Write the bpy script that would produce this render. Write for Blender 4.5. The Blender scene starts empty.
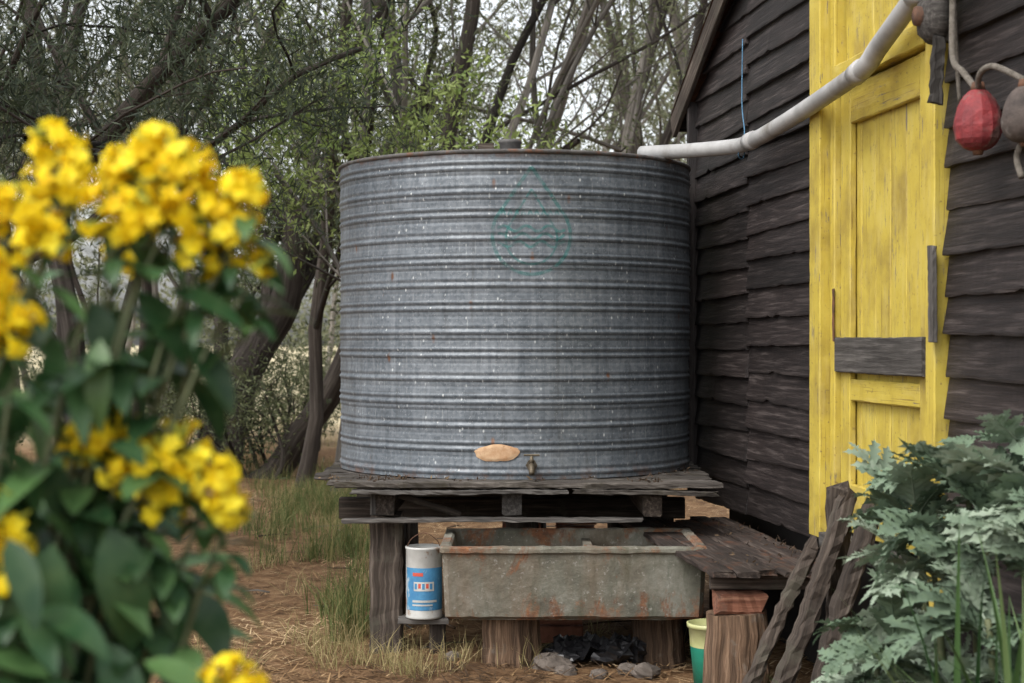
import bpy, math, random
import numpy as np
from mathutils import Vector, Matrix
R = random.Random(11)
G = np.random.default_rng(5)
scene = bpy.context.scene
V = Vector
WX0 = 2.03

# ------------------------------------------------------------ materials
def newmat(name):
    m = bpy.data.materials.new(name); m.use_nodes = True
    nt = m.node_tree; nt.nodes.clear()
    out = nt.nodes.new('ShaderNodeOutputMaterial')
    b = nt.nodes.new('ShaderNodeBsdfPrincipled')
    nt.links.new(b.outputs[0], out.inputs[0])
    return m, nt, b, out
class N:
    def __init__(s, nt): s.nt = nt
    def link(s, a, b): s.nt.links.new(a, b)
    def attr(s, name, vec=False):
        n = s.nt.nodes.new('ShaderNodeAttribute'); n.attribute_name = name
        return n.outputs['Vector'] if vec else n.outputs['Fac']
    def obj(s):
        return s.nt.nodes.new('ShaderNodeTexCoord').outputs['Object']
    def map(s, v, sc, loc=(0,0,0)):
        n = s.nt.nodes.new('ShaderNodeMapping'); n.inputs['Scale'].default_value = sc
        n.inputs['Location'].default_value = loc
        s.link(v, n.inputs['Vector']); return n.outputs[0]
    def noise(s, v, scale=5, detail=5, rough=.6, dist=0):
        n = s.nt.nodes.new('ShaderNodeTexNoise'); s.link(v, n.inputs['Vector'])
        n.inputs['Scale'].default_value = scale; n.inputs['Detail'].default_value = detail
        n.inputs['Roughness'].default_value = rough; n.inputs['Distortion'].default_value = dist
        return n.outputs['Fac']
    def vor(s, v, scale, out='Distance'):
        n = s.nt.nodes.new('ShaderNodeTexVoronoi'); s.link(v, n.inputs['Vector'])
        n.inputs['Scale'].default_value = scale; return n.outputs[out]
    def ramp(s, f, stops):
        n = s.nt.nodes.new('ShaderNodeValToRGB'); s.link(f, n.inputs[0])
        cr = n.color_ramp
        while len(cr.elements) < len(stops): cr.elements.new(.5)
        for e, (p, c) in zip(cr.elements, stops):
            e.position = p; e.color = (c if len(c) == 4 else (*c, 1)) if hasattr(c, '__len__') else (c, c, c, 1)
        return n.outputs[0]
    def mix(s, f, a, b, mode='MIX'):
        n = s.nt.nodes.new('ShaderNodeMix'); n.data_type = 'RGBA'; n.blend_type = mode
        for i, x in ((0, f), (6, a), (7, b)):
            if hasattr(x, 'links'): s.link(x, n.inputs[i])
            elif hasattr(x, '__len__'): n.inputs[i].default_value = (*x, 1)[:4]
            else: n.inputs[i].default_value = x
        return n.outputs[2]
    def math(s, op, a, b=None):
        n = s.nt.nodes.new('ShaderNodeMath'); n.operation = op
        for i, x in ((0, a), (1, b)):
            if x is None: continue
            if hasattr(x, 'links'): s.link(x, n.inputs[i])
            else: n.inputs[i].default_value = x
        return n.outputs[0]
    def bump(s, h, b, strength=.4, dist=.01):
        n = s.nt.nodes.new('ShaderNodeBump'); n.inputs['Strength'].default_value = strength
        n.inputs['Distance'].default_value = dist
        s.link(h, n.inputs['Height']); s.link(n.outputs[0], b.inputs['Normal'])

def wood(name, c0, c1, c2, rough=.85, g=1.0, moss=None, bumpd=.006, spec=.25, mthr=.55):
    m, nt, b, o = newmat(name); n = N(nt)
    lc = n.attr('lc', True); r = n.attr('rnd')
    a = n.noise(n.map(lc, (1.2*g, 22*g, 22*g)), 3, 8, .65, .3)
    f = n.noise(n.map(lc, (4*g, 110*g, 110*g)), 3, 4, .6)
    big = n.noise(lc, 2.2, 4, .6)
    base = n.ramp(a, [(.3, c0), (.52, c1), (.72, c2)])
    base = n.mix(n.math('MULTIPLY', f, .6), base, n.mix(.5, base, c0), 'MIX')
    val = n.math('ADD', n.math('MULTIPLY', r, .9), .55)
    val = n.math('MULTIPLY', val, n.math('ADD', n.math('MULTIPLY', big, 1.1), .45))
    cmb = nt.nodes.new('ShaderNodeCombineColor')
    for i in range(3): n.link(val, cmb.inputs[i])
    col = n.mix(1.0, base, cmb.outputs[0], 'MULTIPLY')
    if moss:
        mk = n.ramp(n.noise(lc, 7, 6, .7), [(mthr, 0.), (mthr+.13, .8)])
        col = n.mix(mk, col, moss)
    n.link(col, b.inputs['Base Color']); b.inputs['Roughness'].default_value = rough
    b.inputs['Specular IOR Level'].default_value = spec
    n.bump(n.math('ADD', a, n.math('MULTIPLY', f, .5)), b, .75, bumpd)
    return m

M = {}
M['board'] = wood('stained_weatherboard', (.006,.004,.0038), (.020,.0145,.0135), (.078,.064,.060), .58, spec=.4)
M['greywood'] = wood('weathered_grey_wood', (.025,.022,.02), (.082,.076,.07), (.18,.168,.155), .9)
M['darkwood'] = wood('dark_old_wood', (.010,.008,.0065), (.045,.035,.028), (.13,.107,.088), .9, moss=(.065,.06,.045))
M['deckwood'] = wood('deck_wood', (.012,.010,.009), (.06,.052,.045), (.18,.165,.148), .9, moss=(.035,.030,.02), mthr=.5)
M['landwood'] = wood('landing_wood', (.010,.008,.007), (.038,.028,.023), (.11,.088,.074), .85, moss=(.11,.045,.022), mthr=.54)
M['brownwood'] = wood('brown_log_wood', (.02,.013,.009), (.12,.075,.047), (.30,.20,.13), .9, g=.65, moss=(.16,.14,.115), mthr=.56, bumpd=.03)
M['bark'] = wood('grey_bark', (.05,.044,.038), (.14,.127,.11), (.28,.26,.235), .95, g=.35, bumpd=.04)
M['darkbark'] = wood('dark_bark', (.016,.012,.010), (.05,.042,.035), (.115,.10,.088), .95, g=.35, bumpd=.05)

def m_yellow():
    m, nt, b, o = newmat('old_yellow_paint'); n = N(nt)
    lc = n.attr('lc', True)
    g = n.noise(n.map(lc, (1.5, 30, 30)), 3, 8, .7, .2)
    grime = n.noise(lc, 3.5, 6, .65)
    col = n.ramp(grime, [(.3, (.27,.195,.035)), (.52, (.45,.345,.047)), (.8, (.55,.45,.09))])
    chip = n.ramp(n.math('ADD', n.math('MULTIPLY', g, .62), n.math('MULTIPLY', n.noise(lc, 9, 6, .7), .38)), [(.58, 0.), (.60, 1.)])
    crack = n.ramp(n.noise(n.map(lc, (1.0, 60, 60)), 3, 3, .5), [(.32, .85), (.36, 0.)])
    col = n.mix(crack, col, (.15,.095,.025))
    col = n.mix(chip, col, (.15,.125,.09))
    fade = n.ramp(n.noise(n.map(lc, (2, 9, 9)), 2, 6, .7), [(.5, 0.), (.75, .4)])
    col = n.mix(fade, col, (.55,.46,.20))
    spk = n.ramp(n.noise(lc, 60, 3, .6), [(.64, 0.), (.71, .8)])
    col = n.mix(spk, col, (.18,.125,.04))
    n.link(col, b.inputs['Base Color']); b.inputs['Roughness'].default_value = .65
    n.bump(n.math('SUBTRACT', g, n.math('MULTIPLY', chip, .8)), b, .5, .004)
    return m
M['yellow'] = m_yellow()

def m_galv():
    m, nt, b, o = newmat('galvanised_iron'); n = N(nt)
    oc = n.obj()
    sp = n.vor(oc, 75, 'Color')
    spv = nt.nodes.new('ShaderNodeSeparateColor'); n.link(sp, spv.inputs[0])
    streak = n.noise(n.map(oc, (14, 14, .7)), 2, 6, .65)
    blot = n.noise(n.map(oc, (1, 1, 2.5)), 3.2, 6, .6)
    col = n.ramp(n.math('ADD', n.math('MULTIPLY', streak, .5), n.math('MULTIPLY', blot, .5)),
                 [(.34, (.052,.066,.080)), (.5, (.104,.122,.140)), (.66, (.195,.218,.238))])
    col = n.mix(.2, col, n.ramp(spv.outputs[0], [(0, (.04,.05,.06)), (1, (.32,.345,.37))]))
    dirt = n.attr('dirt')
    dm = n.math('MULTIPLY', dirt, n.ramp(n.noise(n.map(oc, (3, 3, 8)), 3, 5), [(.3, .45), (.65, .95)]))
    col = n.mix(dm, col, (.02,.022,.025))
    stain = n.ramp(n.noise(n.map(oc, (22, 22, 1.2), (2,2,2)), 1.2, 6, .65), [(.56, 0.), (.70, .55)])
    col = n.mix(stain, col, (.05,.052,.052))
    v = nt.nodes.new('ShaderNodeTexVoronoi'); n.link(n.map(oc, (1, 1, .55)), v.inputs['Vector']); v.inputs['Scale'].default_value = 42
    vc = nt.nodes.new('ShaderNodeSeparateColor'); n.link(v.outputs['Color'], vc.inputs[0])
    dots = n.math('MULTIPLY', n.ramp(v.outputs['Distance'], [(.08, 1.), (.22, 0.)]), n.ramp(vc.outputs[1], [(.55, 0.), (.95, 1.)]))
    v3 = nt.nodes.new('ShaderNodeTexVoronoi'); n.link(n.map(oc, (1, 1, .8), (2, 5, 1)), v3.inputs['Vector']); v3.inputs['Scale'].default_value = 110
    vc3 = nt.nodes.new('ShaderNodeSeparateColor'); n.link(v3.outputs['Color'], vc3.inputs[0])
    dots3 = n.math('MULTIPLY', n.ramp(v3.outputs['Distance'], [(.12, .6), (.3, 0.)]), n.ramp(vc3.outputs[1], [(.6, 0.), (.9, 1.)]))
    drips = n.ramp(n.noise(n.map(oc, (60, 60, 3.5)), 1.5, 4, .6), [(.65, 0.), (.73, .6)])
    col = n.mix(dots3, col, (.34,.365,.375)); col = n.mix(dots, col, (.46,.485,.485)); col = n.mix(drips, col, (.34,.365,.37))
    v2 = nt.nodes.new('ShaderNodeTexVoronoi'); n.link(n.map(oc, (1, 1, .45), (3, 1, 2)), v2.inputs['Vector']); v2.inputs['Scale'].default_value = 11
    vc2 = nt.nodes.new('ShaderNodeSeparateColor'); n.link(v2.outputs['Color'], vc2.inputs[0])
    rd = n.math('MULTIPLY', n.ramp(v2.outputs['Distance'], [(.05, 1.), (.14, 0.)]), n.ramp(vc2.outputs[0], [(.6, 0.), (.63, 1.)]))
    rd = n.math('MAXIMUM', rd, n.ramp(n.noise(n.map(oc, (30, 30, 5)), 1.3, 5, .7), [(.68, 0.), (.73, .8)]))
    rd = n.math('MAXIMUM', rd, n.math('MULTIPLY', n.attr('edge'), n.ramp(n.noise(oc, 14, 6, .7), [(.46, 0.), (.6, 1.)])))
    col = n.mix(rd, col, n.ramp(n.noise(oc, 40, 3), [(.3, (.05,.023,.014)), (.7, (.16,.068,.028))]))
    n.link(col, b.inputs['Base Color'])
    n.link(n.math('MULTIPLY', n.math('SUBTRACT', 1., n.math('MAXIMUM', rd, dots)), .2), b.inputs['Metallic'])
    n.link(n.ramp(n.noise(oc, 9, 5), [(.3, .40), (.7, .62)]), b.inputs['Roughness'])
    b.inputs['Specular IOR Level'].default_value = .5
    n.bump(n.noise(oc, 25, 6, .7), b, .25, .004)
    return m
M['galv'] = m_galv()

def simple(name, c0, c1, scale=8, rough=.7, metal=0, bump=.3, bd=.004, c2=None, thr=(.6,.7)):
    m, nt, b, o = newmat(name); n = N(nt); oc = n.obj()
    f = n.noise(oc, scale, 7, .65)
    col = n.ramp(f, [(.3, c0), (.7, c1)])
    if c2: col = n.mix(n.ramp(n.noise(n.map(oc, (1, 1, .8), (5, 3, 1)), scale*.6, 8, .7), [(thr[0], 0.), (thr[1], 1.)]), col, c2)
    n.link(col, b.inputs['Base Color']); b.inputs['Roughness'].default_value = rough
    b.inputs['Metallic'].default_value = metal
    n.bump(n.noise(oc, scale*4, 6, .7), b, bump, bd)
    return m
def m_conc():
    m, nt, b, o = newmat('mossy_concrete'); n = N(nt); oc = n.obj()
    col = n.ramp(n.noise(oc, 7, 8, .7), [(.3, (.06,.06,.046)), (.5, (.13,.127,.10)), (.72, (.24,.235,.20))])
    sx = nt.nodes.new('ShaderNodeSeparateXYZ'); n.link(oc, sx.inputs[0])
    col = n.mix(n.ramp(n.noise(n.map(oc, (5, 5, 1), (1, 7, 2)), 3, 6, .7), [(.52, 0.), (.68, .7)]), col, (.05,.057,.035))
    wash = n.ramp(n.noise(n.map(oc, (1.6, 1, .5), (4, 4, 4)), 2.5, 5), [(.45, 0.), (.65, .4)])
    col = n.mix(wash, col, (.16,.095,.055))
    rust = n.noise(n.map(oc, (1, 1, .55)), 4.2, 9, .74, .4)
    low = n.ramp(sx.outputs[2], [(.24, .10), (.40, .0), (.47, .0), (.52, .035)])
    rm = n.ramp(n.math('ADD', rust, low), [(.545, 0.), (.62, .9)])
    col = n.mix(rm, col, n.ramp(n.noise(oc, 26, 5, .7), [(.3, (.075,.033,.019)), (.55, (.18,.072,.03)), (.75, (.33,.15,.06))]))
    col = n.mix(n.ramp(n.noise(oc, 45, 4, .7), [(.6, 0.), (.68, .6)]), col, (.31,.30,.27))
    n.link(col, b.inputs['Base Color']); b.inputs['Roughness'].default_value = .92
    n.bump(n.noise(oc, 35, 8, .75), b, .7, .01)
    return m
M['conc'] = m_conc()
M['rust'] = simple('rusty_iron', (.04,.022,.014), (.16,.07,.035), 25, .85)
M['rimiron'] = simple('tank_rim_iron', (.04,.038,.037), (.12,.115,.11), 18, .8, c2=(.14,.06,.03), thr=(.54,.66))
M['pvc'] = simple('dirty_pvc', (.25,.25,.245), (.43,.43,.425), 6, .5, c2=(.17,.155,.135), thr=(.53,.72), bump=.15)
M['brass'] = simple('dull_brass', (.05,.042,.03), (.15,.12,.08), 30, .55, .6)
M['white'] = simple('tin_white', (.32,.32,.30), (.5,.5,.48), 10, .45, c2=(.2,.11,.06), thr=(.56,.62))
M['blue'] = simple('label_blue', (.03,.14,.29), (.06,.23,.40), 20, .5, c2=(.33,.39,.42), thr=(.58,.66))
M['red'] = simple('label_red', (.4,.05,.03), (.5,.08,.05), 20, .5)
M['green'] = simple('bucket_green', (.01,.15,.10), (.02,.23,.15), 10, .4)
M['cream'] = simple('bucket_cream', (.36,.38,.15), (.5,.5,.27), 10, .45)
M['black'] = simple('black_plastic', (.008,.008,.009), (.02,.02,.022), 10, .35, bump=.5)
M['float_red'] = simple('faded_red_float', (.10,.010,.014), (.28,.03,.032), 24, .65, c2=(.15,.08,.07), thr=(.52,.62), bump=.7)
M['float_brown'] = simple('brown_float', (.03,.023,.02), (.095,.073,.062), 24, .8, c2=(.15,.13,.118), thr=(.56,.62), bump=.8)
M['rope'] = simple('old_rope', (.07,.06,.046), (.18,.16,.135), 60, .95, bump=.8)
M['bluestring'] = simple('blue_string', (.05,.12,.2), (.08,.2,.32), 60, .8)
M['stone'] = simple('field_stone', (.05,.04,.032), (.15,.125,.105), 14, .9, bump=.7, bd=.01)
M['brick'] = simple('old_brick', (.16,.06,.035), (.3,.13,.08), 20, .9, bump=.6)
M['redwood'] = wood('red_stained_block', (.06,.024,.015), (.16,.068,.042), (.29,.16,.105), .9, moss=(.06,.045,.035), mthr=.5)
M['dark'] = simple('dark_lining', (.006,.005,.005), (.012,.01,.009), 5, .95)
M['patch'] = simple('sealant_patch', (.34,.18,.085), (.52,.37,.23), 22, .8, c2=(.22,.09,.04), thr=(.55,.66))

def m_teal():
    m, nt, b, o = newmat('faded_teal_paint'); n = N(nt); oc = n.obj()
    b.inputs['Base Color'].default_value = (.03,.19,.18,1); b.inputs['Roughness'].default_value = .6
    tr = nt.nodes.new('ShaderNodeBsdfTransparent'); mx = nt.nodes.new('ShaderNodeMixShader')
    n.link(n.ramp(n.noise(oc, 22, 6, .7), [(.35, .08), (.65, .55)]), mx.inputs[0])
    n.link(tr.outputs[0], mx.inputs[1]); n.link(b.outputs[0], mx.inputs[2]); n.link(mx.outputs[0], o.inputs[0])
    return m
M['teal'] = m_teal()

def leafmat(name, stops, rough=.6, trans=.35, spec=.3, veins=False):
    m, nt, b, o = newmat(name); n = N(nt); r = n.attr('rnd')
    col = n.ramp(r, stops)
    if veins:
        v = n.noise(n.obj(), 40, 4)
        col = n.mix(n.ramp(v, [(.4, 0.), (.7, .35)]), col, n.mix(.5, col, (.2,.28,.12)))
    n.link(col, b.inputs['Base Color']); b.inputs['Roughness'].default_value = rough
    b.inputs['Specular IOR Level'].default_value = spec
    t = nt.nodes.new('ShaderNodeBsdfTranslucent'); n.link(col, t.inputs[0])
    mx = nt.nodes.new('ShaderNodeMixShader'); mx.inputs[0].default_value = trans
    n.link(b.outputs[0], mx.inputs[1]); n.link(t.outputs[0], mx.inputs[2]); n.link(mx.outputs[0], o.inputs[0])
    return m
M['leaf_olive'] = leafmat('olive_foliage', [(0,(.028,.036,.016)),(.5,(.078,.094,.042)),(1,(.165,.18,.085))])
M['leaf_pale'] = leafmat('pale_olive_foliage', [(0,(.055,.066,.034)),(.5,(.12,.138,.068)),(1,(.22,.24,.125))])
M['leaf_dark'] = leafmat('dark_foliage', [(0,(.012,.019,.012)),(.5,(.034,.048,.025)),(1,(.075,.09,.045))])
M['leaf_bright'] = leafmat('bright_foliage', [(0,(.08,.13,.03)),(.5,(.19,.25,.07)),(1,(.32,.38,.14))])
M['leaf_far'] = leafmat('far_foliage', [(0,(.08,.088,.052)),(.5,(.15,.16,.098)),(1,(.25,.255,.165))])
M['grass'] = leafmat('grass_mixed', [(0,(.05,.08,.02)),(.35,(.12,.145,.05)),(.6,(.25,.215,.09)),(1,(.42,.34,.18))], .8)
M['litter'] = leafmat('needle_litter', [(0,(.05,.03,.016)),(.4,(.18,.105,.05)),(.75,(.34,.22,.108)),(1,(.52,.39,.23))], .9, .1)
M['debris'] = leafmat('dark_leaf_debris', [(0,(.02,.014,.01)),(.6,(.07,.045,.028)),(1,(.2,.14,.08))], .9, .1)
M['shrubleaf'] = leafmat('shrub_leaf', [(0,(.012,.045,.015)),(.5,(.032,.09,.03)),(1,(.09,.18,.055))], .4, .3, .5, True)
M['petal'] = leafmat('yellow_petal', [(0,(.78,.54,.008)),(.5,(.88,.70,.012)),(1,(.92,.82,.06))], .6, .4)
M['bud'] = leafmat('green_bud', [(0,(.25,.3,.05)),(1,(.6,.6,.08))], .5, .3)
M['lobed'] = leafmat('grey_green_leaf', [(0,(.065,.10,.062)),(.5,(.15,.21,.145)),(1,(.31,.37,.285))], .7, .22, .2, True)
M['strap'] = leafmat('strap_leaf', [(0,(.02,.05,.015)),(.5,(.055,.115,.035)),(1,(.14,.21,.08))], .42, .25, .5)
M['stem'] = simple('plant_stem', (.05,.07,.03), (.12,.13,.06), 20, .7)

def m_ground():
    m, nt, b, o = newmat('straw_ground'); n = N(nt); oc = n.obj()
    f = n.noise(oc, 9, 10, .75); g = n.noise(oc, .7, 5, .6)
    col = n.ramp(f, [(.3, (.055,.033,.019)), (.5, (.175,.102,.053)), (.7, (.33,.215,.12))])
    col = n.mix(n.ramp(g, [(.45, 0.), (.65, .5)]), col, (.12,.07,.042))
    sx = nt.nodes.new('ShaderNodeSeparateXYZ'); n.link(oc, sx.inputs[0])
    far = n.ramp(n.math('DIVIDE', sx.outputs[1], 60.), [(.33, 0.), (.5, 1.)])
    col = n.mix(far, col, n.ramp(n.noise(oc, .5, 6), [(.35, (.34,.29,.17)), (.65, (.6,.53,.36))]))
    n.link(col, b.inputs['Base Color']); b.inputs['Roughness'].default_value = .95
    b.inputs['Specular IOR Level'].default_value = .1
    n.bump(n.noise(oc, 22, 8, .8), b, .8, .02)
    return m
M['ground'] = m_ground()

# ------------------------------------------------------------ mesh builder
class MB:
    def __init__(s): s.v = []; s.f = []; s.mi = []; s.lc = []; s.r = []; s.sm = []; s.mats = []; s.extra = {}
    def add(s, vs, fs, mat, lc=None, rnd=None, smooth=False):
        o = len(s.v)
        if mat not in s.mats: s.mats.append(mat)
        k = s.mats.index(mat)
        if rnd is None: rnd = R.random()
        s.v += [tuple(v) for v in vs]
        s.lc += [tuple(l) for l in (lc if lc is not None else vs)]
        s.r += [rnd]*len(vs)
        for f in fs: s.f.append([i+o for i in f]); s.mi.append(k); s.sm.append(smooth)
    def build(s, name, parent=None):
        me = bpy.data.meshes.new(name); me.from_pydata(s.v, [], s.f)
        for k in s.mats: me.materials.append(M[k])
        me.polygons.foreach_set('material_index', s.mi); me.polygons.foreach_set('use_smooth', s.sm)
        a = me.attributes.new('lc', 'FLOAT_VECTOR', 'POINT'); a.data.foreach_set('vector', np.array(s.lc, dtype=np.float32).ravel())
        a = me.attributes.new('rnd', 'FLOAT', 'POINT'); a.data.foreach_set('value', np.array(s.r, dtype=np.float32))
        for k, vals in s.extra.items():
            a = me.attributes.new(k, 'FLOAT', 'POINT'); a.data.foreach_set('value', np.array(vals, dtype=np.float32))
        me.update()
        ob = bpy.data.objects.new(name, me); scene.collection.objects.link(ob)
        if parent: ob.parent = parent
        return ob
def empty(name, loc=(0,0,0), rotz=0):
    e = bpy.data.objects.new(name, None); e.location = loc; e.rotation_euler = (0,0,rotz)
    e.empty_display_size = .2; scene.collection.objects.link(e); return e

def plank(mb, p0, p1, wdir, w, t, mat, segs=6, wob=0.0, ch=.004, rough=0.0, taper=1.0, rnd=None):
    p0, p1 = V(p0), V(p1); d = (p1-p0); L = d.length; d.normalize()
    wd = V(wdir); wd = (wd - d*wd.dot(d)).normalized(); td = d.cross(wd)
    vs, lc, fs = [], [], []
    off = (R.random()*50, R.random()*50, R.random()*50)
    a, b = w/2, t/2; ch = min(ch, a*.8, b*.8)
    sec = [(-a+ch,-b),(a-ch,-b),(a,-b+ch),(a,b-ch),(a-ch,b),(-a+ch,b),(-a,b-ch),(-a,-b+ch)]
    ph = [R.random()*6.28 for _ in range(4)]
    for i in range(segs+1):
        u = i/segs
        cw = wob*(math.sin(u*3.1+ph[0])+.5*math.sin(u*9+ph[1])); ct = wob*(math.sin(u*2.7+ph[2])+.5*math.sin(u*8+ph[3]))
        k = 1+(taper-1)*u
        for (x, y) in sec:
            jx, jy = R.uniform(-rough, rough), R.uniform(-rough, rough)*.6
            jl = R.uniform(-rough, rough)*3 if i in (0, segs) else 0
            vs.append(p0+d*(u*L+jl)+wd*(x*k+cw+jx)+td*(y*k+ct+jy))
            lc.append((u*L+off[0], x+off[1], y+off[2]))
    for i in range(segs):
        for j in range(8):
            fs.append((i*8+j, i*8+(j+1)%8, (i+1)*8+(j+1)%8, (i+1)*8+j))
    fs.append(tuple(range(7,-1,-1))); fs.append(tuple(segs*8+j for j in range(8)))
    mb.add(vs, fs, mat, lc, rnd)

def tube(mb, pts, rad, sides, mat, rough=0., cap=True, smooth=True, rnd=None, sub=1):
    pts = [V(p) for p in pts]
    if not hasattr(rad, '__len__'): rad = [rad]*len(pts)
    if sub > 1:
        np_, nr = [], []
        for i in range(len(pts)-1):
            a = pts[max(i-1,0)]; b = pts[i]; c = pts[i+1]; e = pts[min(i+2,len(pts)-1)]
            for k in range(sub):
                t = k/sub
                np_.append(.5*((2*b)+(c-a)*t+(2*a-5*b+4*c-e)*t*t+(3*b-a-3*c+e)*t*t*t)); nr.append(rad[i]*(1-t)+rad[i+1]*t)
        np_.append(pts[-1]); nr.append(rad[-1]); pts, rad = np_, nr
    n = len(pts); vs, lc, fs = [], [], []
    t0 = (pts[1]-pts[0]).normalized()
    nrm = t0.orthogonal().normalized(); L = 0; off = (R.random()*50, R.random()*50, R.random()*50)
    prof = [1+R.uniform(-rough, rough) for _ in range(sides)]
    for i in range(n):
        t = (pts[min(i+1,n-1)]-pts[max(i-1,0)]).normalized()
        nrm = (nrm-t*nrm.dot(t)).normalized(); bn = t.cross(nrm)
        if i: L += (pts[i]-pts[i-1]).length
        for j in range(sides):
            a = 2*math.pi*j/sides; r = rad[i]*prof[j]*(1+R.uniform(-rough, rough)*.4)
            vs.append(pts[i]+nrm*math.cos(a)*r+bn*math.sin(a)*r)
            lc.append((L+off[0], math.cos(a)*rad[0]+off[1], math.sin(a)*rad[0]+off[2]))
    for i in range(n-1):
        for j in range(sides):
            fs.append((i*sides+j, i*sides+(j+1)%sides, (i+1)*sides+(j+1)%sides, (i+1)*sides+j))
    if cap:
        fs.append(tuple(range(sides-1,-1,-1))); fs.append(tuple((n-1)*sides+j for j in range(sides)))
    mb.add(vs, fs, mat, lc, rnd, smooth)

def lathe(mb, c, prof, sides, mat, axis='z', smooth=True, rough=0):
    vs, fs = [], []
    for (r, z) in prof:
        for j in range(sides):
            a = 2*math.pi*j/sides; rr = r*(1+R.uniform(-rough, rough))
            p = (math.cos(a)*rr, math.sin(a)*rr, z)
            if axis == 'y': p = (p[0], p[2], p[1])
            vs.append((c[0]+p[0], c[1]+p[1], c[2]+p[2]))
    for i in range(len(prof)-1):
        for j in range(sides): fs.append((i*sides+j, i*sides+(j+1)%sides, (i+1)*sides+(j+1)%sides, (i+1)*sides+j))
    mb.add(vs, fs, mat, None, None, smooth)

def blob(mb, c, rx, ry, rz, mat, rough=.15, n=10, m=7):
    vs, fs = [], []
    for i in range(m+1):
        th = math.pi*i/m
        for j in range(n):
            a = 2*math.pi*j/n; k = 1+R.uniform(-rough, rough)
            vs.append((c[0]+rx*k*math.sin(th)*math.cos(a), c[1]+ry*k*math.sin(th)*math.sin(a), c[2]+rz*k*math.cos(th)))
    for i in range(m):
        for j in range(n): fs.append((i*n+j, (i+1)*n+j, (i+1)*n+(j+1)%n, i*n+(j+1)%n))
    mb.add(vs, fs, mat, smooth=rough < .1)

def np_mesh(name, verts, quads, rnd, mat, parent=None):
    me = bpy.data.meshes.new(name); nv, nq = len(verts), len(quads)
    me.vertices.add(nv); me.vertices.foreach_set('co', verts.astype(np.float32).ravel())
    me.loops.add(nq*4); me.loops.foreach_set('vertex_index', quads.astype(np.int32).ravel())
    me.polygons.add(nq); me.polygons.foreach_set('loop_start', np.arange(nq, dtype=np.int32)*4)
    me.polygons.foreach_set('loop_total', np.full(nq, 4, dtype=np.int32))
    a = me.attributes.new('rnd', 'FLOAT', 'POINT'); a.data.foreach_set('value', rnd.astype(np.float32))
    me.materials.append(M[mat]); me.update(calc_edges=True); me.validate()
    ob = bpy.data.objects.new(name, me); scene.collection.objects.link(ob)
    if parent: ob.parent = parent
    return ob

def leaves(name, centers, per, sigma, ln, wd, mat, parent=None, bias=(0,0,0), flat=1.0):
    c = np.array(centers); K = len(c)
    cr = G.random(K)
    pos = np.repeat(c, per, 0)+G.normal(size=(K*per, 3))*np.array([sigma, sigma, sigma*flat])
    n = K*per
    d = G.normal(size=(n, 3))+np.array(bias); d /= np.linalg.norm(d, axis=1)[:, None]
    s = np.cross(d, G.normal(size=(n, 3))); s /= np.linalg.norm(s, axis=1)[:, None]
    l = (ln*G.uniform(.6, 1.4, n))[:, None]; w = (wd*G.uniform(.7, 1.3, n))[:, None]
    vs = np.stack([pos, pos+d*l*.45+s*w*.5, pos+d*l, pos+d*l*.45-s*w*.5], 1).reshape(-1, 3)
    q = np.arange(n*4).reshape(-1, 4)
    r = np.clip(np.repeat(cr, per)*.65+G.random(n)*.35, 0, 1)
    return np_mesh(name, vs, q, np.repeat(r, 4), mat, parent)

def gz(x, y): return .03*np.sin(1.3*x+.5)*np.sin(.9*y)+.015*np.sin(3.1*x+1.2*y)+.01*np.sin(5*y-2*x)

def blades(name, pts, ln, wd, mat, parent=None, lean=.35, rlo=0., rhi=1.):
    p = np.array(pts, dtype=float); n = len(p)
    if p.shape[1] == 2: p = np.column_stack([p, gz(p[:,0], p[:,1])])
    a = G.uniform(0, 6.28, n); h = ln*G.uniform(.4, 1.3, n); le = np.abs(G.normal(size=n))*lean
    out = np.column_stack([np.cos(a), np.sin(a), np.zeros(n)])
    b2 = G.uniform(0, 6.28, n); sd = np.column_stack([np.cos(b2), np.sin(b2), np.zeros(n)])
    up = np.array([0, 0, 1.]); w = (wd*G.uniform(.6, 1.3, n))[:, None]
    hh, ll = h[:, None], le[:, None]
    m1 = p+up*hh*.55+out*hh*ll*.35; m2 = p+up*hh*(1-.25*np.minimum(ll, 2))+out*hh*ll
    m2[:,2] = np.maximum(m2[:,2], p[:,2]+.01)
    vs = np.stack([p-sd*w/2, p+sd*w/2, m1+sd*w*.4, m1-sd*w*.4, m2+sd*w*.06, m2-sd*w*.06], 1).reshape(-1, 3)
    i = np.arange(n)[:, None]*6
    q = np.concatenate([i+np.array([[0,1,2,3]]), i+np.array([[3,2,4,5]])], 1).reshape(-1, 4)
    r = G.uniform(rlo, rhi, n)
    return np_mesh(name, vs, q, np.repeat(r, 6), mat, parent)

# ------------------------------------------------------------ ground
def axis(lo, hi, c, n):
    t = np.linspace(-1, 1, n); k = np.sign(t)*np.abs(t)**3.2
    return np.where(k < 0, c+(-k)*(lo-c), c+k*(hi-c))
xs = axis(-260, 260, 0, 150); ys = axis(-60, 500, 8, 190)
X, Y = np.meshgrid(xs, ys); Z = gz(X, Y)*np.clip(1.2-np.hypot(X, Y-8)/60, 0, 1)
vv = np.column_stack([X.ravel(), Y.ravel(), Z.ravel()])
ii = (np.arange(len(ys)-1)[:, None]*len(xs)+np.arange(len(xs)-1)[None, :]).ravel()
g = np_mesh('ground', vv, np.column_stack([ii, ii+1, ii+1+len(xs), ii+len(xs)]), np.zeros(len(vv)), 'ground')
for p in g.data.polygons: p.use_smooth = True

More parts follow.
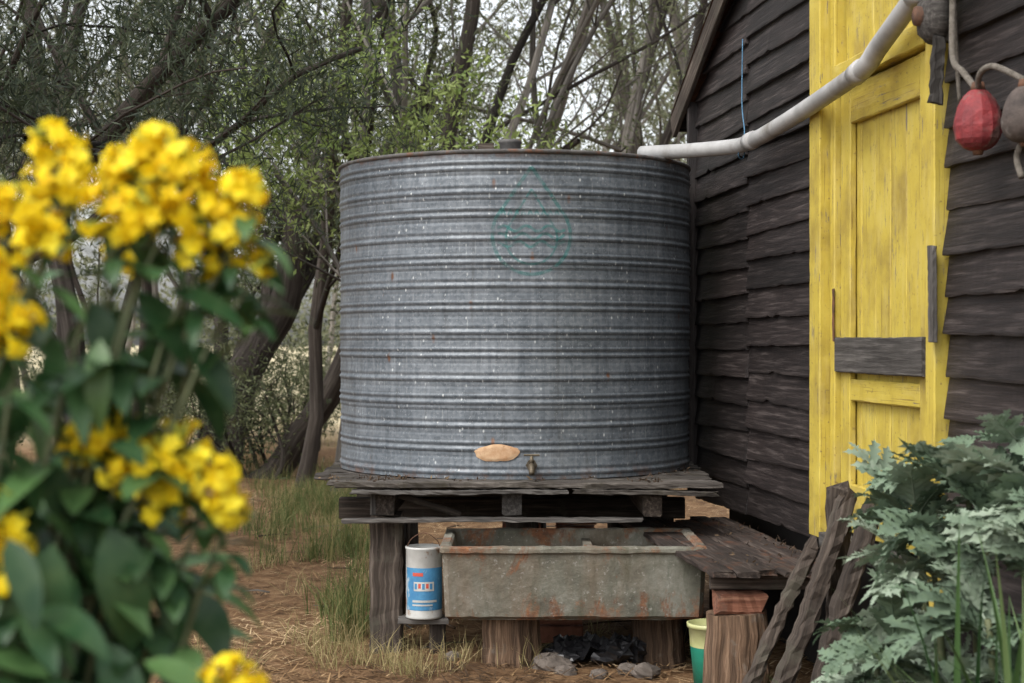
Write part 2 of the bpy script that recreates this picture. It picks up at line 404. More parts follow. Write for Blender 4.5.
n = 60000
y = 5.8+G.random(n)**1.5*15; x = G.uniform(-1, 1, n)*(1.0+y*.36)-.4
a = G.uniform(0, 6.28, n); l = G.uniform(.03, .13, n); w = G.uniform(.002, .005, n)
z0 = gz(x, y)+G.uniform(.004, .02, n); dz = G.uniform(-.3, .5, n)*l*.5
dx, dy = np.cos(a)*l, np.sin(a)*l; sx, sy = -np.sin(a)*w, np.cos(a)*w
vs = np.stack([np.column_stack([x-sx, y-sy, z0]), np.column_stack([x+sx, y+sy, z0]),
               np.column_stack([x+dx+sx*.4, y+dy+sy*.4, z0+np.abs(dz)]), np.column_stack([x+dx-sx*.4, y+dy-sy*.4, z0+np.abs(dz)])], 1).reshape(-1, 3)
clump = np.clip(.45+.4*np.sin(2.1*x+1.3*y)*np.sin(1.7*y-x)+G.normal(size=n)*.25, 0, 1)
np_mesh('straw_litter', vs, np.arange(n*4).reshape(-1, 4), np.repeat(clump, 4), 'litter')
mb = MB()
for k in range(60):
    y_ = 6.6+R.random()*8; x_ = R.uniform(-3.2, .3); a_ = R.random()*3.14; L = R.uniform(.12,.5)
    zz = float(gz(x_, y_))+.015
    tube(mb, [(x_,y_,zz),(x_+math.cos(a_)*L*.5+.01,y_+math.sin(a_)*L*.5,zz+.012),(x_+math.cos(a_)*L,y_+math.sin(a_)*L,zz+.004)], [.006,.005,.002], 5, R.choice(['bark','darkbark','brownwood']))
mb.build('fallen_sticks')

# ------------------------------------------------------------ tank
TR, TH, TZ = .865, 1.465, .765
tank = empty('water_tank', (.012, 8.0, TZ))
PER = TH/14.0
def prof(z):
    ph = (z % PER)/PER; k = int(z/PER)
    g1 = math.exp(-((ph-.28)/.07)**2); g2 = math.exp(-((ph-.56)/.07)**2)
    lap = .004 if k % 3 == 0 else 0
    return .0062*(g1+g2*(.85 if k % 2 else .35))+lap*(1-ph) - .003*math.exp(-((ph-.42)/.05)**2) - .003*math.exp(-((ph-.98)/.05)**2)
def dent(a, z): return .0035*math.sin(3*a+2.1*z)+.0025*math.sin(7*a-4*z+1)+.0015*math.sin(17*a+6*z)
mb = MB(); nr, na = 14*18, 420
vs, fs, dirt, edge = [], [], [], []
for i in range(nr+1):
    z = TH*i/nr; pr = prof(min(z, TH-1e-4)); ph = (z % PER)/PER; kk_ = int(z/PER)
    dd = math.exp(-((ph-.42)/.035)**2)*(.7 if kk_ % 2 else .2)+math.exp(-((ph-.17)/.035)**2)*1.0+math.exp(-((ph-.67)/.03)**2)*(.7 if kk_ % 2 else .15)
    ed = max(0, 1-abs(z-TH)/.035)+.75*max(0, 1-z/.06)
    for j in range(na):
        a = 2*math.pi*j/na; r = TR+pr+dent(a, z)
        vs.append((math.cos(a)*r, math.sin(a)*r, z)); dirt.append(min(1, dd)); edge.append(min(1, ed))
for i in range(nr):
    for j in range(na): fs.append((i*na+j, i*na+(j+1)%na, (i+1)*na+(j+1)%na, (i+1)*na+j))
mb.add(vs, fs, 'galv', smooth=True); mb.extra = {'dirt': dirt, 'edge': edge}
mb.build('tank_wall', tank)
mb = MB()
lathe(mb, (0,0,TH), [(TR+.003,-.010),(TR+.012,-.005),(TR+.013,.003),(TR+.008,.009),(TR-.005,.008),(TR-.012,.0)], 160, 'rimiron', rough=.0015)
mb.build('rim', tank)
mb = MB()
lathe(mb, (0,0,TH), [(TR-.008,-.01),(TR*.7,.010),(TR*.3,.018),(.0,.022)], 96, 'galv')
mb.extra = {'dirt': [.3]*len(mb.v), 'edge': [.4]*len(mb.v)}
mb.build('tank_roof', tank)
mb = MB()
lathe(mb, (-.02,-.45,TH), [(.0,.1),(.052,.1),(.056,.085),(.05,.08),(.05,.0)], 20, 'rimiron')
plank(mb, (-.17,-.55,TH+.045), (-.1,-.55,TH+.045), (0,0,1), .05, .06, 'darkwood', 3, rough=.002)
mb.build('inlet_strainer', tank)
def on_tank(x, z, lift=.0016, flat=False):
    a = math.asin(x/TR); aa = a-math.pi/2
    r = TR+(.0065 if flat else prof(z))+dent(aa % (2*math.pi), z)+lift
    return (r*math.cos(aa), r*math.sin(aa), z)
def ribbon(mb, poly, w, mat):
    pts = []
    for (p, q) in zip(poly, poly[1:]):
        L = math.hypot(q[0]-p[0], q[1]-p[1]); k = max(1, int(L/.005))
        for i in range(k): pts.append((p[0]+(q[0]-p[0])*i/k, p[1]+(q[1]-p[1])*i/k))
    pts.append(poly[-1]); vs, fs = [], []
    for i, p in enumerate(pts):
        a, b = pts[max(i-1,0)], pts[min(i+1,len(pts)-1)]
        dx, dz = b[0]-a[0], b[1]-a[1]; L = math.hypot(dx, dz) or 1
        nx, nz = -dz/L*w/2, dx/L*w/2
        vs += [on_tank(p[0]+nx, p[1]+nz), on_tank(p[0]-nx, p[1]-nz)]
    for i in range(len(pts)-1): fs.append((2*i, 2*i+1, 2*i+3, 2*i+2))
    mb.add(vs, fs, mat, smooth=True)
def drop(cx, cz, r, h):
    t0 = math.acos(r/h); P = [(cx, cz+h)]
    for i in range(41):
        a = math.pi/2-t0-(2*math.pi-2*t0)*i/40
        P.append((cx+r*math.cos(a), cz+r*math.sin(a)))
    return P+[(cx, cz+h)]
mb = MB()
ribbon(mb, drop(.075, 1.09, .175, .305), .015, 'teal')
ribbon(mb, drop(.075, 1.075, .115, .22), .009, 'teal')
for k in range(3):
    ribbon(mb, [(.075-.15+.3*i/30, 1.12-.035*k+.013*math.sin(i*.62+k)) for i in range(31)], .012, 'teal')
for k in range(9):
    x = -.06+k*.03
    ribbon(mb, [(x, 1.18), (x+.01, 1.205), (x+.018, 1.18)], .007, 'teal')
mb.build('painted_drop_emblem', tank)
mb = MB()
vs, fs = [], []; kk = [1+.06*math.sin(i*6.283/36*2+1)+.04*math.sin(i*6.283/36*5)+R.uniform(-.03,.03) for i in range(36)]
for q in range(9):
    for i in range(36):
        a = 6.283*i/36; f_ = q/8*kk[i]
        vs.append(on_tank(-.078+.094*f_*math.cos(a), .118+.040*f_*math.sin(a), .003 if q < 7 else (.0005 if q == 7 else -.001), True))
for q in range(8):
    for i in range(36): fs.append((q*36+i, q*36+(i+1)%36, (q+1)*36+(i+1)%36, (q+1)*36+i))
mb.add(vs, fs, 'patch', smooth=True)
mb.build('sealant_patch', tank)
mb = MB()
tube(mb, [(.075,-.86,.065), (.075,-.915,.065), (.075,-.955,.062), (.075,-.975,.03)], [.013,.013,.015,.012], 12, 'brass', sub=3)
tube(mb, [(.075,-.935,.07), (.075,-.935,.11)], [.012,.007], 10, 'brass')
plank(mb, (.04,-.935,.113), (.11,-.935,.113), (0,1,0), .012, .009, 'brass', 2)
lathe(mb, (.075,-.885,.065), [(.0,-.012),(.026,-.012),(.026,.012),(.0,.012)], 6, 'brass', axis='y', smooth=False)
mb.build('brass_tap', tank)

# ------------------------------------------------------------ tank stand
stand = empty('timber_tank_stand')
mb = MB(); yy = 7.0; k = 0
while yy < 8.95:
    w = R.uniform(.13, .17); x0 = -.78 if k == 0 else (-.81-R.random()*.03 if k < 3 else -.89-R.random()*.03)
    wx = WX0-.1263*(yy+.15)-.05
    x1 = min(wx, .915+R.uniform(-.03,.02))
    plank(mb, (x0, yy+w/2, .748), (x1, yy+w/2, .746+R.uniform(-.005,.004)), (0,1,0), w-.012, .026, 'deckwood', 46, .0025, .005, .0045, rnd=.9 if k == 0 else None)
    yy += w; k += 1
plank(mb, (-.70, 7.01, .724), (.24, 7.03, .718), (0,1,0), .08, .017, 'greywood', 30, .003, .003, .004)
plank(mb, (.27, 7.02, .722), (.90, 7.03, .716), (0,1,0), .08, .02, 'deckwood', 24, .003, .003, .004)
mb.build('deck_planks', stand)
c = [(R.uniform(-.85,.9), 7.03+R.random()*.16+abs(R.gauss(0,.05)), .764) for _ in range(30)]+[(R.uniform(.6,.95), 7.4+R.random()*.3, .766) for _ in range(8)]
leaves('deck_leaf_debris', c, 9, .022, .022, .008, 'debris', stand, (0,0,0), .15)
mb = MB()
for x, m_ in ((-.56,'darkwood'), (.0,'greywood'), (.62,'darkwood')):
    plank(mb, (x, 7.06, .658), (x, 8.9, .658), (1,0,0), .085, .095, m_, 8, .002, .006, .003)
plank(mb, (-.74, 7.03, .592), (.57, 7.03, .597), (0,0,1), .018, .06, 'greywood', 30, .003, .003, .003)
plank(mb, (-.85, 7.9, .56), (.85, 7.9, .56), (0,0,1), .1, .09, 'darkwood', 6)
plank(mb, (-.85, 8.8, .56), (.85, 8.8, .56), (0,0,1), .1, .09, 'darkwood', 6)
mb.build('bearers', stand)
mb = MB()
plank(mb, (-.563, 7.16, -.05), (-.558, 7.16, .609), (1,0,0), .145, .14, 'darkwood', 16, .002, .012, .005, rnd=.95)
plank(mb, (-.60, 7.16, .609), (-.60, 7.16, .705), (1,0,0), .06, .11, 'greywood', 3, 0, .006, .002)
for x, y_ in ((-.6,7.9), (-.6,8.8), (.05,7.9), (.1,8.8), (.72,7.9), (.6,8.8), (.78,7.45)):
    tube(mb, [(x, y_, -.05), (x+.01, y_, .3), (x, y_, .51)], [.09,.08,.08], 12, 'darkwood', .06)
plank(mb, (-.50, 7.09, .70), (-.23, 7.12, .61), (0,0,1), .03, .012, 'darkwood', 4)
plank(mb, (-.53, 7.5, .08), (-.53, 7.9, .5), (0,0,1), .06, .03, 'darkwood', 4)
mb.build('posts', stand)

# ------------------------------------------------------------ concrete trough
tr = empty('concrete_trough')
mb = MB()
X0, X1, Y0, Y1 = -.292, .80, 6.58, 7.24
def loop(x0, x1, y0, y1, z, c=.02):
    P = [(x0+c,y0),(x1-c,y0),(x1,y0+c),(x1,y1-c),(x1-c,y1),(x0+c,y1),(x0,y1-c),(x0,y0+c)]; out = []
    for i in range(8):
        a, b = P[i], P[(i+1)%8]; k = 24 if i in (0,4) else (12 if i in (2,6) else 1)
        for q in range(k):
            t = q/k; out.append((a[0]+(b[0]-a[0])*t, a[1]+(b[1]-a[1])*t, z+(R.uniform(-.003,.003))))
    return out
rings = [loop(X0+.03, X1-.02, Y0+.05, Y1-.05, .228), loop(X0+.015, X1-.01, Y0+.02, Y1-.02, .245), loop(X0+.010, X1-.004, Y0+.012, Y1-.01, .37), loop(X0+.004, X1, Y0+.004, Y1, .503),
         loop(X0-.006, X1+.006, Y0-.010, Y1+.010, .512), loop(X0-.006, X1+.006, Y0-.010, Y1+.010, .527), loop(X0, X1, Y0-.005, Y1+.005, .536),
         loop(X0+.03, X1-.03, Y0+.025, Y1-.025, .536), loop(X0+.04, X1-.04, Y0+.035, Y1-.035, .527), loop(X0+.08, X1-.08, Y0+.09, Y1-.09, .29)]
nl = len(rings[0]); vs = [p for r_ in rings for p in r_]; fs = []
for i in range(len(rings)-1):
    for j in range(nl): fs.append((i*nl+j, i*nl+(j+1)%nl, (i+1)*nl+(j+1)%nl, (i+1)*nl+j))
fs.append(tuple(range(nl-1,-1,-1))); fs.append(tuple((len(rings)-1)*nl+j for j in range(nl)))
mb.add(vs, fs, 'conc')
plank(mb, (.33, Y0+.06, .40), (.33, Y1-.06, .40), (0,0,1), .20, .04, 'conc', 4)
mb.build('tub', tr)
mb = MB()
for (x, y_, r_) in ((-.005, 6.80, .128), (.63, 6.88, .112)):
    tube(mb, [(x, y_, -.06), (x+.006, y_, .0), (x, y_, .05), (x+.004, y_, .1), (x-.002, y_, .16), (x, y_, .228)], [r_*1.06, r_*1.02, r_, r_*.97, r_*.96, r_*.94], 30, 'brownwood', .06, rnd=.95 if x < .3 else .1, smooth=False)
mb.build('support_stumps', tr)

# ------------------------------------------------------------ paint tin
tin = empty('paint_tin')
mb = MB(); cx, cy, cz = -.388, 7.06, .165
lathe(mb, (cx,cy,cz), [(0,0),(.078,0),(.082,.004),(.08,.01),(.08,.3),(.083,.304),(.083,.312),(.076,.314),(.074,.306),(0,.306)], 32, 'white')
def arcpatch(mb, r, a0, a1, z0, z1, mat):
    vs, fs = [], []
    for i in range(13):
        a = math.radians(a0+(a1-a0)*i/12)
        vs += [(cx+r*math.cos(a), cy+r*math.sin(a), cz+z0), (cx+r*math.cos(a), cy+r*math.sin(a), cz+z1)]
    for i in range(12): fs.append((2*i, 2*i+2, 2*i+3, 2*i+1))
    mb.add(vs, fs, mat, smooth=True)
arcpatch(mb, .0812, 205, 350, .04, .225, 'blue')
arcpatch(mb, .0822, 235, 315, .075, .085, 'white')
arcpatch(mb, .0822, 235, 300, .06, .067, 'white')
arcpatch(mb, .0822, 240, 305, .125, .165, 'white')
for k in range(5): arcpatch(mb, .0826, 243+k*12, 251+k*12, .133+.004*(k%2), .158, 'red' if k % 2 else 'blue')
arcpatch(mb, .0822, 236, 270, .19, .205, 'red')
tube(mb, [(cx-.08,cy,cz+.27), (cx-.06,cy-.03,cz+.34), (cx,cy-.04,cz+.375), (cx+.06,cy-.03,cz+.34), (cx+.08,cy,cz+.27)], .0022, 6, 'rust', sub=4)
mb.build('tin_body', tin)
mb = MB()
plank(mb, (-.50, 7.08, .152), (-.28, 7.08, .150), (0,1,0), .12, .024, 'greywood', 4, .001, .003, .001)
plank(mb, (-.33, 7.10, -.03), (-.33, 7.10, .138), (1,0,0), .07, .09, 'darkwood', 3)
mb.build('timber_ledge', tin)

# ------------------------------------------------------------ landing platform
land = empty('plank_landing')
mb = MB()
for i in range(6):
    xo = -.46+i*.09
    def wx(y): return WX0-.1263*y-.03+xo
    y0_, y1_ = 5.98+R.uniform(-.05,.06), 7.8+R.uniform(-.08,.03)
    plank(mb, (wx(y0_), y0_, .508+R.uniform(-.004,.006)), (wx(y1_), y1_, .508+R.uniform(-.004,.006)), (1,0,0), .084, .022, 'landwood', 30, .003, .004, .004, rnd=.5+.5*R.random())
for y_ in (6.12, 7.3, 7.7):
    plank(mb, (WX0-.1263*y_-.5, y_, .465), (WX0-.1263*y_-.03, y_, .465), (0,0,1), .06, .06, 'darkwood', 4)
mb.build('planks', land)
c = [(WX0-.1263*yq-.5*R.random()**2-.04, yq, .521) for yq in [R.uniform(6,7.7) for _ in range(24)]]
leaves('leaf_debris', c, 8, .03, .024, .008, 'debris', land, (0,0,0), .12)
mb = MB()
tube(mb, [(.86, 6.1, -.05), (.850, 6.1, .05), (.857, 6.1, .13), (.852, 6.1, .2), (.86, 6.1, .28), (.855, 6.1, .352)], [.128,.122,.124,.117,.118,.112], 34, 'brownwood', .07, rnd=.9, smooth=False)
plank(mb, (.77, 6.09, .392), (.95, 6.09, .392), (0,1,0), .15, .076, 'redwood', 9, .001, .010, .005, rnd=.8)
tube(mb, [(1.0, 7.4, -.05), (1.0, 7.4, .43)], .09, 12, 'darkwood', .05)
mb.build('stump_support', land)
lt = empty('leaning_old_timbers')
mb = MB()
plank(mb, (.81, 5.35, -.02), (1.14, 5.42, .86), (0,1,0), .11, .05, 'darkwood', 30, .006, .010, .008, rnd=.9)
plank(mb, (.93, 5.22, -.02), (1.19, 5.28, .84), (0,1,0), .11, .05, 'darkwood', 30, .006, .010, .008, rnd=.5)
plank(mb, (.72, 5.5, -.02), (1.05, 5.6, .68), (0,1,0), .06, .045, 'darkwood', 30, .007, .010, .007, rnd=1.0)
plank(mb, (1.12, 5.5, -.02), (1.13, 5.52, .88), (1,0,0), .08, .055, 'darkwood', 24, .005, .010, .008, rnd=.7)
mb.build('timbers', lt)

bk = empty('plastic_bucket')
mb = MB()
lathe(mb, (.80,6.42,0), [(0,.0),(.07,.0),(.085,.16)], 28, 'green')
lathe(mb, (.80,6.42,0), [(.0855,.16),(.091,.235),(.098,.236),(.099,.252),(.09,.254),(.082,.15),(.07,.02),(0,.02)], 28, 'cream')
mb.build('bucket_body', bk)
mb = MB()
for i in range(9):
    x = .17+i*.045; blob(mb, (x, 6.85+R.uniform(-.12,.1), .04+R.uniform(0,.03)), R.uniform(.05,.09), .06, R.uniform(.02,.05), 'black', .3, 12, 7)
for s_ in range(3):
    vs = []; fs = []
    for i in range(12):
        for j in range(8):
            vs.append((.18+.03*i, 6.72+.03*j+.1*s_*.5, .05+.05*R.random()+.02*math.sin(i*1.3+j+s_)))
    for i in range(11):
        for j in range(7): fs.append((i*8+j, i*8+j+1, i*8+j+9, i*8+j+8))
    mb.add(vs, fs, 'black')
mb.build('black_plastic_sheet')
mb = MB()
for (x, y_, s_) in ((.16,6.68,.07),(.22,6.60,.045),(.2,6.9,.07),(.48,6.65,.04),(.55,6.6,.05),(-.25,6.9,.04),(.36,6.55,.035),(.27,7.0,.08)):
    blob(mb, (x, y_, s_*.4), s_*1.2, s_, s_*.7, 'stone', .16, 11, 7)
mb.build('loose_rocks')
mb = MB()
for (x, y_) in ((.22,7.35),(.33,8.35),(.05,8.5)):
    for k in range(6): plank(mb, (x-.1, y_, .04+k*.085), (x+.11+R.uniform(-.01,.01), y_, .04+k*.085), (0,0,1), .075, .1, 'brick', 2, 0, .006, .002)
mb.build('brick_pier')

# ------------------------------------------------------------ shed
shed = empty('weatherboard_shed', (WX0, 0, 0), math.radians(7.2))
S_NEAR, S_FAR, S_RIDGE = 2.12, 8.356, 5.28
def ztop(s): return 4.12-.48*abs(s-S_RIDGE)
def sl(n, s, z): return (-n, s, z)
EXP = .127
def boardrow(mb, s0, s1, z, seed):
    ht = EXP+.03; zt = z+ht
    def clip(s_, zz):
        hw = (4.12-zz)/.48
        return max(S_RIDGE-hw, min(S_RIDGE+hw, s_))
    if 4.12-z < .05: return
    if clip(s0, z) >= clip(s1, z)-.02: return
    n = max(4, int((s1-s0)/.04)); rr = random.Random(seed)
    ph = [rr.random()*6.28 for _ in range(6)]; sag = rr.uniform(-.009,.009); off = (rr.random()*40, rr.random()*40, rr.random()*40)
    amp = rr.choice([.002,.003,.004,.007,.010]); Ls = s1-s0; chip = [(rr.random()*Ls, rr.uniform(.01,.04), rr.uniform(.004,.014)) for _ in range(rr.choice([0,1,2]))]
    vs, lc, fs = [], [], []
    for i in range(n+1):
        u = i/n; q = u*Ls
        w1 = amp*math.sin(q*2.6+ph[0])+.0012*math.sin(q*11+ph[1])
        zb = z+sag*(u-.5)*2+.0025*math.sin(q*3+ph[2])+rr.uniform(-.0012,.0012)+.004*max(0, math.sin(q*9+ph[3]))**12
        for (c_, w_, h_) in chip: zb += h_*math.exp(-((q-c_)/w_)**2)
        sb0 = s0+(s1-s0)*u
        sb = clip(sb0, zb); st = clip(sb0, min(zt, 4.1))
        for (s_, nn, zz) in ((sb, .018+w1, zb), (sb, .036+w1, zb+.001), (sb, .037+w1, zb+.008), (st, .014+w1*.2, min(zt, 4.11)), (st, .002, min(zt, 4.11))):
            vs.append(sl(nn, s_, zz)); lc.append((s_+off[0], zz-z+off[1], nn+off[2]))
    for i in range(n):
        for j in range(5): fs.append((i*5+j, (i+1)*5+j, (i+1)*5+(j+1)%5, i*5+(j+1)%5))
    fs.append((0,1,2,3,4)); fs.append(tuple(n*5+j for j in (4,3,2,1,0)))
    mb.add(vs, fs, 'board', lc, rr.random())
mb = MB(); z = .60; zr = .60
D0, D1, DT = 5.08, 6.29, 2.86
while z < 4.05:
    if z < DT: segs = [(6.294, 7.376, 0), (7.380, S_FAR, -.022)]
    else:
        cuts = [S_NEAR, R.uniform(3,4.5), R.uniform(5.2,6.6), 7.378, S_FAR]
        segs = [(a+.002, b-.002, 0) for a, b in zip(cuts, cuts[1:])]
    for (a, b, dzz) in segs: boardrow(mb, a, b, z+dzz+R.uniform(-.004,.004), R.randint(0, 10**6))
    z += EXP
while zr < DT:
    cut = R.choice([3.2,3.9,2.8])
    for (a, b) in ((S_NEAR, cut-.002), (cut+.002, D0-.002)): boardrow(mb, a, b, zr+R.uniform(-.004,.004), R.randint(0, 10**6))
    zr += EXP*1.04
mb.build('weatherboards', shed)
mb = MB(); D = 4.2
def prism(mb, poly, x0, x1, mat):
    n = len(poly); vs = [(x0, s, z) for s, z in poly]+[(x1, s, z) for s, z in poly]
    fs = [tuple(range(n)), tuple(range(2*n-1, n-1, -1))]+[(i, n+i, n+(i+1)%n, (i+1)%n) for i in range(n)]
    mb.add(vs, fs, mat)
prism(mb, [(S_NEAR+.01,.62),(S_FAR-.01,.62),(S_FAR-.01,ztop(S_FAR)),(S_RIDGE,4.1),(S_NEAR+.01,ztop(S_NEAR))], .035, D, 'dark')
prism(mb, [(S_NEAR+.1,-.1),(S_FAR-.1,-.1),(S_FAR-.1,.62),(S_NEAR+.1,.62)], .12, D-.1, 'dark')
mb.build('wall_core', shed)
mb = MB()
z = .6
while z < 2.6:
    plank(mb, (.0, S_FAR+.006, z+.075), (D, S_FAR+.006, z+.075), (0,0,1), .15, .018, 'board', 6, .002)
    plank(mb, (.0, S_NEAR-.006, z+.075), (D, S_NEAR-.006, z+.075), (0,0,1), .15, .018, 'board', 6, .002)
    z += .137
plank(mb, (-.035, S_FAR+.012, .58), (-.035, S_FAR+.012, 2.62), (0,1,0), .03, .075, 'board', 8, .001)
mb.build('side_boards', shed)
mb = MB()
def roofsheet(sgn):
    ns, nx = 4, 160; vs, fs = [], []
    for lay in (0, .012):
        for i in range(ns+1):
            s_ = S_RIDGE+sgn*(3.36)*i/ns
            for j in range(nx+1):
                x = -.10+(D+.3)*j/nx
                vs.append((x, s_, 4.2-.48*abs(s_-S_RIDGE)+lay+.009*math.sin(x*2*math.pi/.076)))
    m_ = (ns+1)*(nx+1)
    for l in range(2):
        for i in range(ns):
            for j in range(nx):
                a = l*m_+i*(nx+1)+j; fs.append((a, a+1, a+nx+2, a+nx+1))
    mb.add(vs, fs, 'rust', smooth=True)
roofsheet(1); roofsheet(-1)
mb.build('roof_sheets', shed)
mb = MB()
for sg in (1, -1):
    plank(mb, (-.085, S_RIDGE, 4.13), (-.085, S_RIDGE+sg*3.35, 4.13-.48*3.35), (0,0,1), .12, .025, 'darkwood', 20, .002)
    plank(mb, (-.07, S_RIDGE+sg*3.34, 2.55), (D+.1, S_RIDGE+sg*3.34, 2.55), (0,0,1), .1, .02, 'darkwood', 6)
mb.build('barge_boards', shed)
mb = MB()
def vbox(s0, s1, n0, n1, z0, z1, mat, segs=8, wob=.0008, ch=.004, mbx=None):
    plank(mbx or mb, sl((n0+n1)/2, (s0+s1)/2, z0), sl((n0+n1)/2, (s0+s1)/2, z1), (0,1,0), s1-s0, n1-n0, mat, segs*3, wob, ch, .0014)
def hbox(s0, s1, n0, n1, z0, z1, mat, segs=8, wob=.0005, ch=.004, mbx=None):
    plank(mbx or mb, sl((n0+n1)/2, s0, (z0+z1)/2), sl((n0+n1)/2, s1, (z0+z1)/2), (0,0,1), z1-z0, n1-n0, mat, segs*2, wob, ch, .0012)
vbox(6.165, 6.292, -.03, .085, .635, 2.84, 'yellow', 14)
vbox(6.11, 6.161, -.03, .045, .66, 2.83, 'yellow', 10)
vbox(5.098, 5.172, -.03, .060, .50, 2.84, 'yellow', 14)
vbox(5.177, 5.205, -.03, .035, .66, 2.83, 'yellow', 10)
hbox(5.08, 6.29, -.03, .082, 2.846, 2.95, 'yellow')
hbox(5.210, 6.105, -.03, .05, 2.34, 2.42, 'yellow')
hbox(5.18, 6.158, -.03, .09, .60, .655, 'greywood')
mb.build('door_frame', shed)
mb = MB()
s_ = 5.21
while s_ < 6.1:
    w = min(.149, 6.105-s_); vbox(s_, s_+w-.004, -.03, -.008+R.uniform(-.0015,.0015), .665, 2.335, 'yellow', 6); s_ += w
s_ = 5.21
while s_ < 6.1:
    w = min(.299, 6.105-s_); vbox(s_, s_+w-.004, -.03, .0, 2.425, 2.838, 'yellow', 6); s_ += w
vbox(6.0, 6.104, -.004, .022, .67, 2.33, 'yellow', 8)
vbox(5.212, 5.315, -.004, .022, .67, 2.33, 'yellow', 8)
hbox(5.319, 5.996, -.004, .020, 2.19, 2.33, 'yellow')
hbox(5.319, 5.996, -.004, .020, .67, .85, 'yellow')
hbox(5.319, 5.996, -.004, .020, 1.16, 1.24, 'yellow')
mb.build('door_leaf', shed)
mb = MB()
hbox(5.23, 6.10, .0245, .048, 1.265, 1.395, 'greywood', 12, .001, .004)
vbox(5.055, 5.090, .065, .085, 1.38, 1.68, 'greywood', 6, .001, .004)
mb.build('grey_rail', shed)
mb = MB()
vbox(6.098, 6.112, .0465, .054, 1.38, 1.58, 'rust', 2)
mb.build('hinge', shed)

# ------------------------------------------------------------ pipe
mb = MB()
path = [(.62,7.62,2.277),(.82,7.36,2.258),(.985,7.05,2.240),(1.02,6.9,2.240),(1.06,6.7,2.248),(1.13,6.2,2.275),(1.205,5.62,2.315),(1.222,5.48,2.335),(1.235,5.40,2.37),(1.27,5.05,2.465),(1.30,4.7,2.56),(1.35,4.2,2.69)]
tube(mb, path, .034, 20, 'pvc', sub=4)
for a, b in ((3,4),(6,7),(9,10)):
    p, q = V(path[a]), V(path[b]); d = (q-p).normalized()
    tube(mb, [p, p+d*.07], .0385, 20, 'pvc')
mb.build('pvc_downpipe')
mb = MB()
tube(mb, [(1.045,7.25,2.75),(1.035,7.2,2.45),(1.02,7.02,2.29),(.99,7.0,2.2),(1.02,7.05,2.19),(1.03,7.03,2.28)], .0028, 6, 'bluestring', sub=5)
mb.build('blue_string')

# ------------------------------------------------------------ hanging floats + pulley
hf = empty('hanging_pulley_and_floats', (WX0, 0, 0), math.radians(7.2))
mb = MB()
blob(mb, sl(.10, 5.0, 2.385), .05, .085, .085, 'greywood', .08, 14, 9)
tube(mb, [sl(.05,5.0,2.385), sl(.16,5.0,2.385)], .03, 12, 'rust')
plank(mb, sl(.10,4.97,2.47), sl(.11,4.90,2.62), (1,0,0), .06, .06, 'greywood', 4, rough=.003)
plank(mb, sl(.10,4.96,2.31), sl(.10,4.99,2.12), (1,0,0), .035, .03, 'greywood', 8, rough=.005)
mb.build('pulley_block', hf)
mb = MB()
def floatf(n, s, z, r, mat, k=1.25, facet=22):
    pf = []
    for i in range(15):
        t = math.pi*i/14; rr = r*math.sin(t)**.8*(1-.2*math.cos(t)) if 0 < i < 14 else 0
        pf.append((max(rr, .0005), r*k*math.cos(t)))
    c = sl(n, s, z); lathe(mb, c, pf[::-1], facet, mat, rough=.03, smooth=facet > 15)
    tube(mb, [(c[0],c[1],c[2]+r*k*.9), (c[0],c[1],c[2]+r*k*1.2)], [r*.35, r*.25], 12, 'rust')
    tube(mb, [(c[0],c[1],c[2]-r*k*1.12), (c[0],c[1],c[2]-r*k*.9)], [r*.2, r*.3], 12, 'rust')
floatf(.13, 4.60, 2.01, .066, 'float_red', 1.35, 14); floatf(.11, 4.34, 1.99, .062, 'float_brown')
mb.build('floats', hf)
mb = MB()
tube(mb, [sl(.1,4.87,2.62), sl(.11,4.83,2.4), sl(.13,4.78,2.22), sl(.13,4.70,2.16), sl(.13,4.60,2.09)], .010, 8, 'rope', sub=5)
tube(mb, [sl(.13,4.60,2.09), sl(.15,4.54,2.13), sl(.14,4.47,2.14), sl(.11,4.34,2.08)], .009, 8, 'rope', sub=5)
tube(mb, [sl(.11,4.34,1.93), sl(.12,4.37,1.88), sl(.12,4.34,1.82)], .009, 8, 'rope', sub=5)
tube(mb, [sl(.1,4.85,2.7), sl(.09,4.855,2.3), sl(.07,4.87,2.1)], .007, 8, 'rope', sub=5)
mb.build('ropes', hf)

# ------------------------------------------------------------ trees
def grow(mb, p, d, L, r, lvl, mx, tips, mat, rg, up=.05, wig=.22, kids=4, tmin=.3, ratio=.62, spread=1.0):
    n = 9 if lvl == 0 else 6
    pts = [V(p)]; d = V(d).normalized(); dirs = [d.copy()]
    for i in range(n):
        d = d+V((rg.gauss(0,wig), rg.gauss(0,wig), rg.gauss(0,wig)*.7+up)); d.normalize()
        pts.append(pts[-1]+d*L/n); dirs.append(d.copy())
    end = .5 if lvl < mx else .15
    rads = [r*(1-(1-end)*i/n) for i in range(n+1)]
    if lvl == 0: rads[0] *= 1.35
    tube(mb, pts, rads, (12, 7, 5, 3, 3)[min(lvl,4)], mat, .1 if lvl == 0 else .04, cap=False, sub=2 if lvl < 2 else 1)
    if lvl >= mx:
        for i in (3, 6): tips.append(tuple(pts[min(i,n)]))
        return
    for k in range(kids):
        t = tmin+(1-tmin)*(k+rg.random())/kids; i = min(n, int(t*n))
        ax = V((rg.gauss(0,1), rg.gauss(0,1), rg.gauss(0,.5)+.2)).normalized()
        nd = (dirs[i]+ax*spread).normalized()
        grow(mb, pts[i], nd, L*ratio*rg.uniform(.7,1.2), rads[i]*.5, lvl+1, mx, tips, mat, rg, up, wig, max(2,kids-(1 if lvl else 0)), .25, ratio, spread)

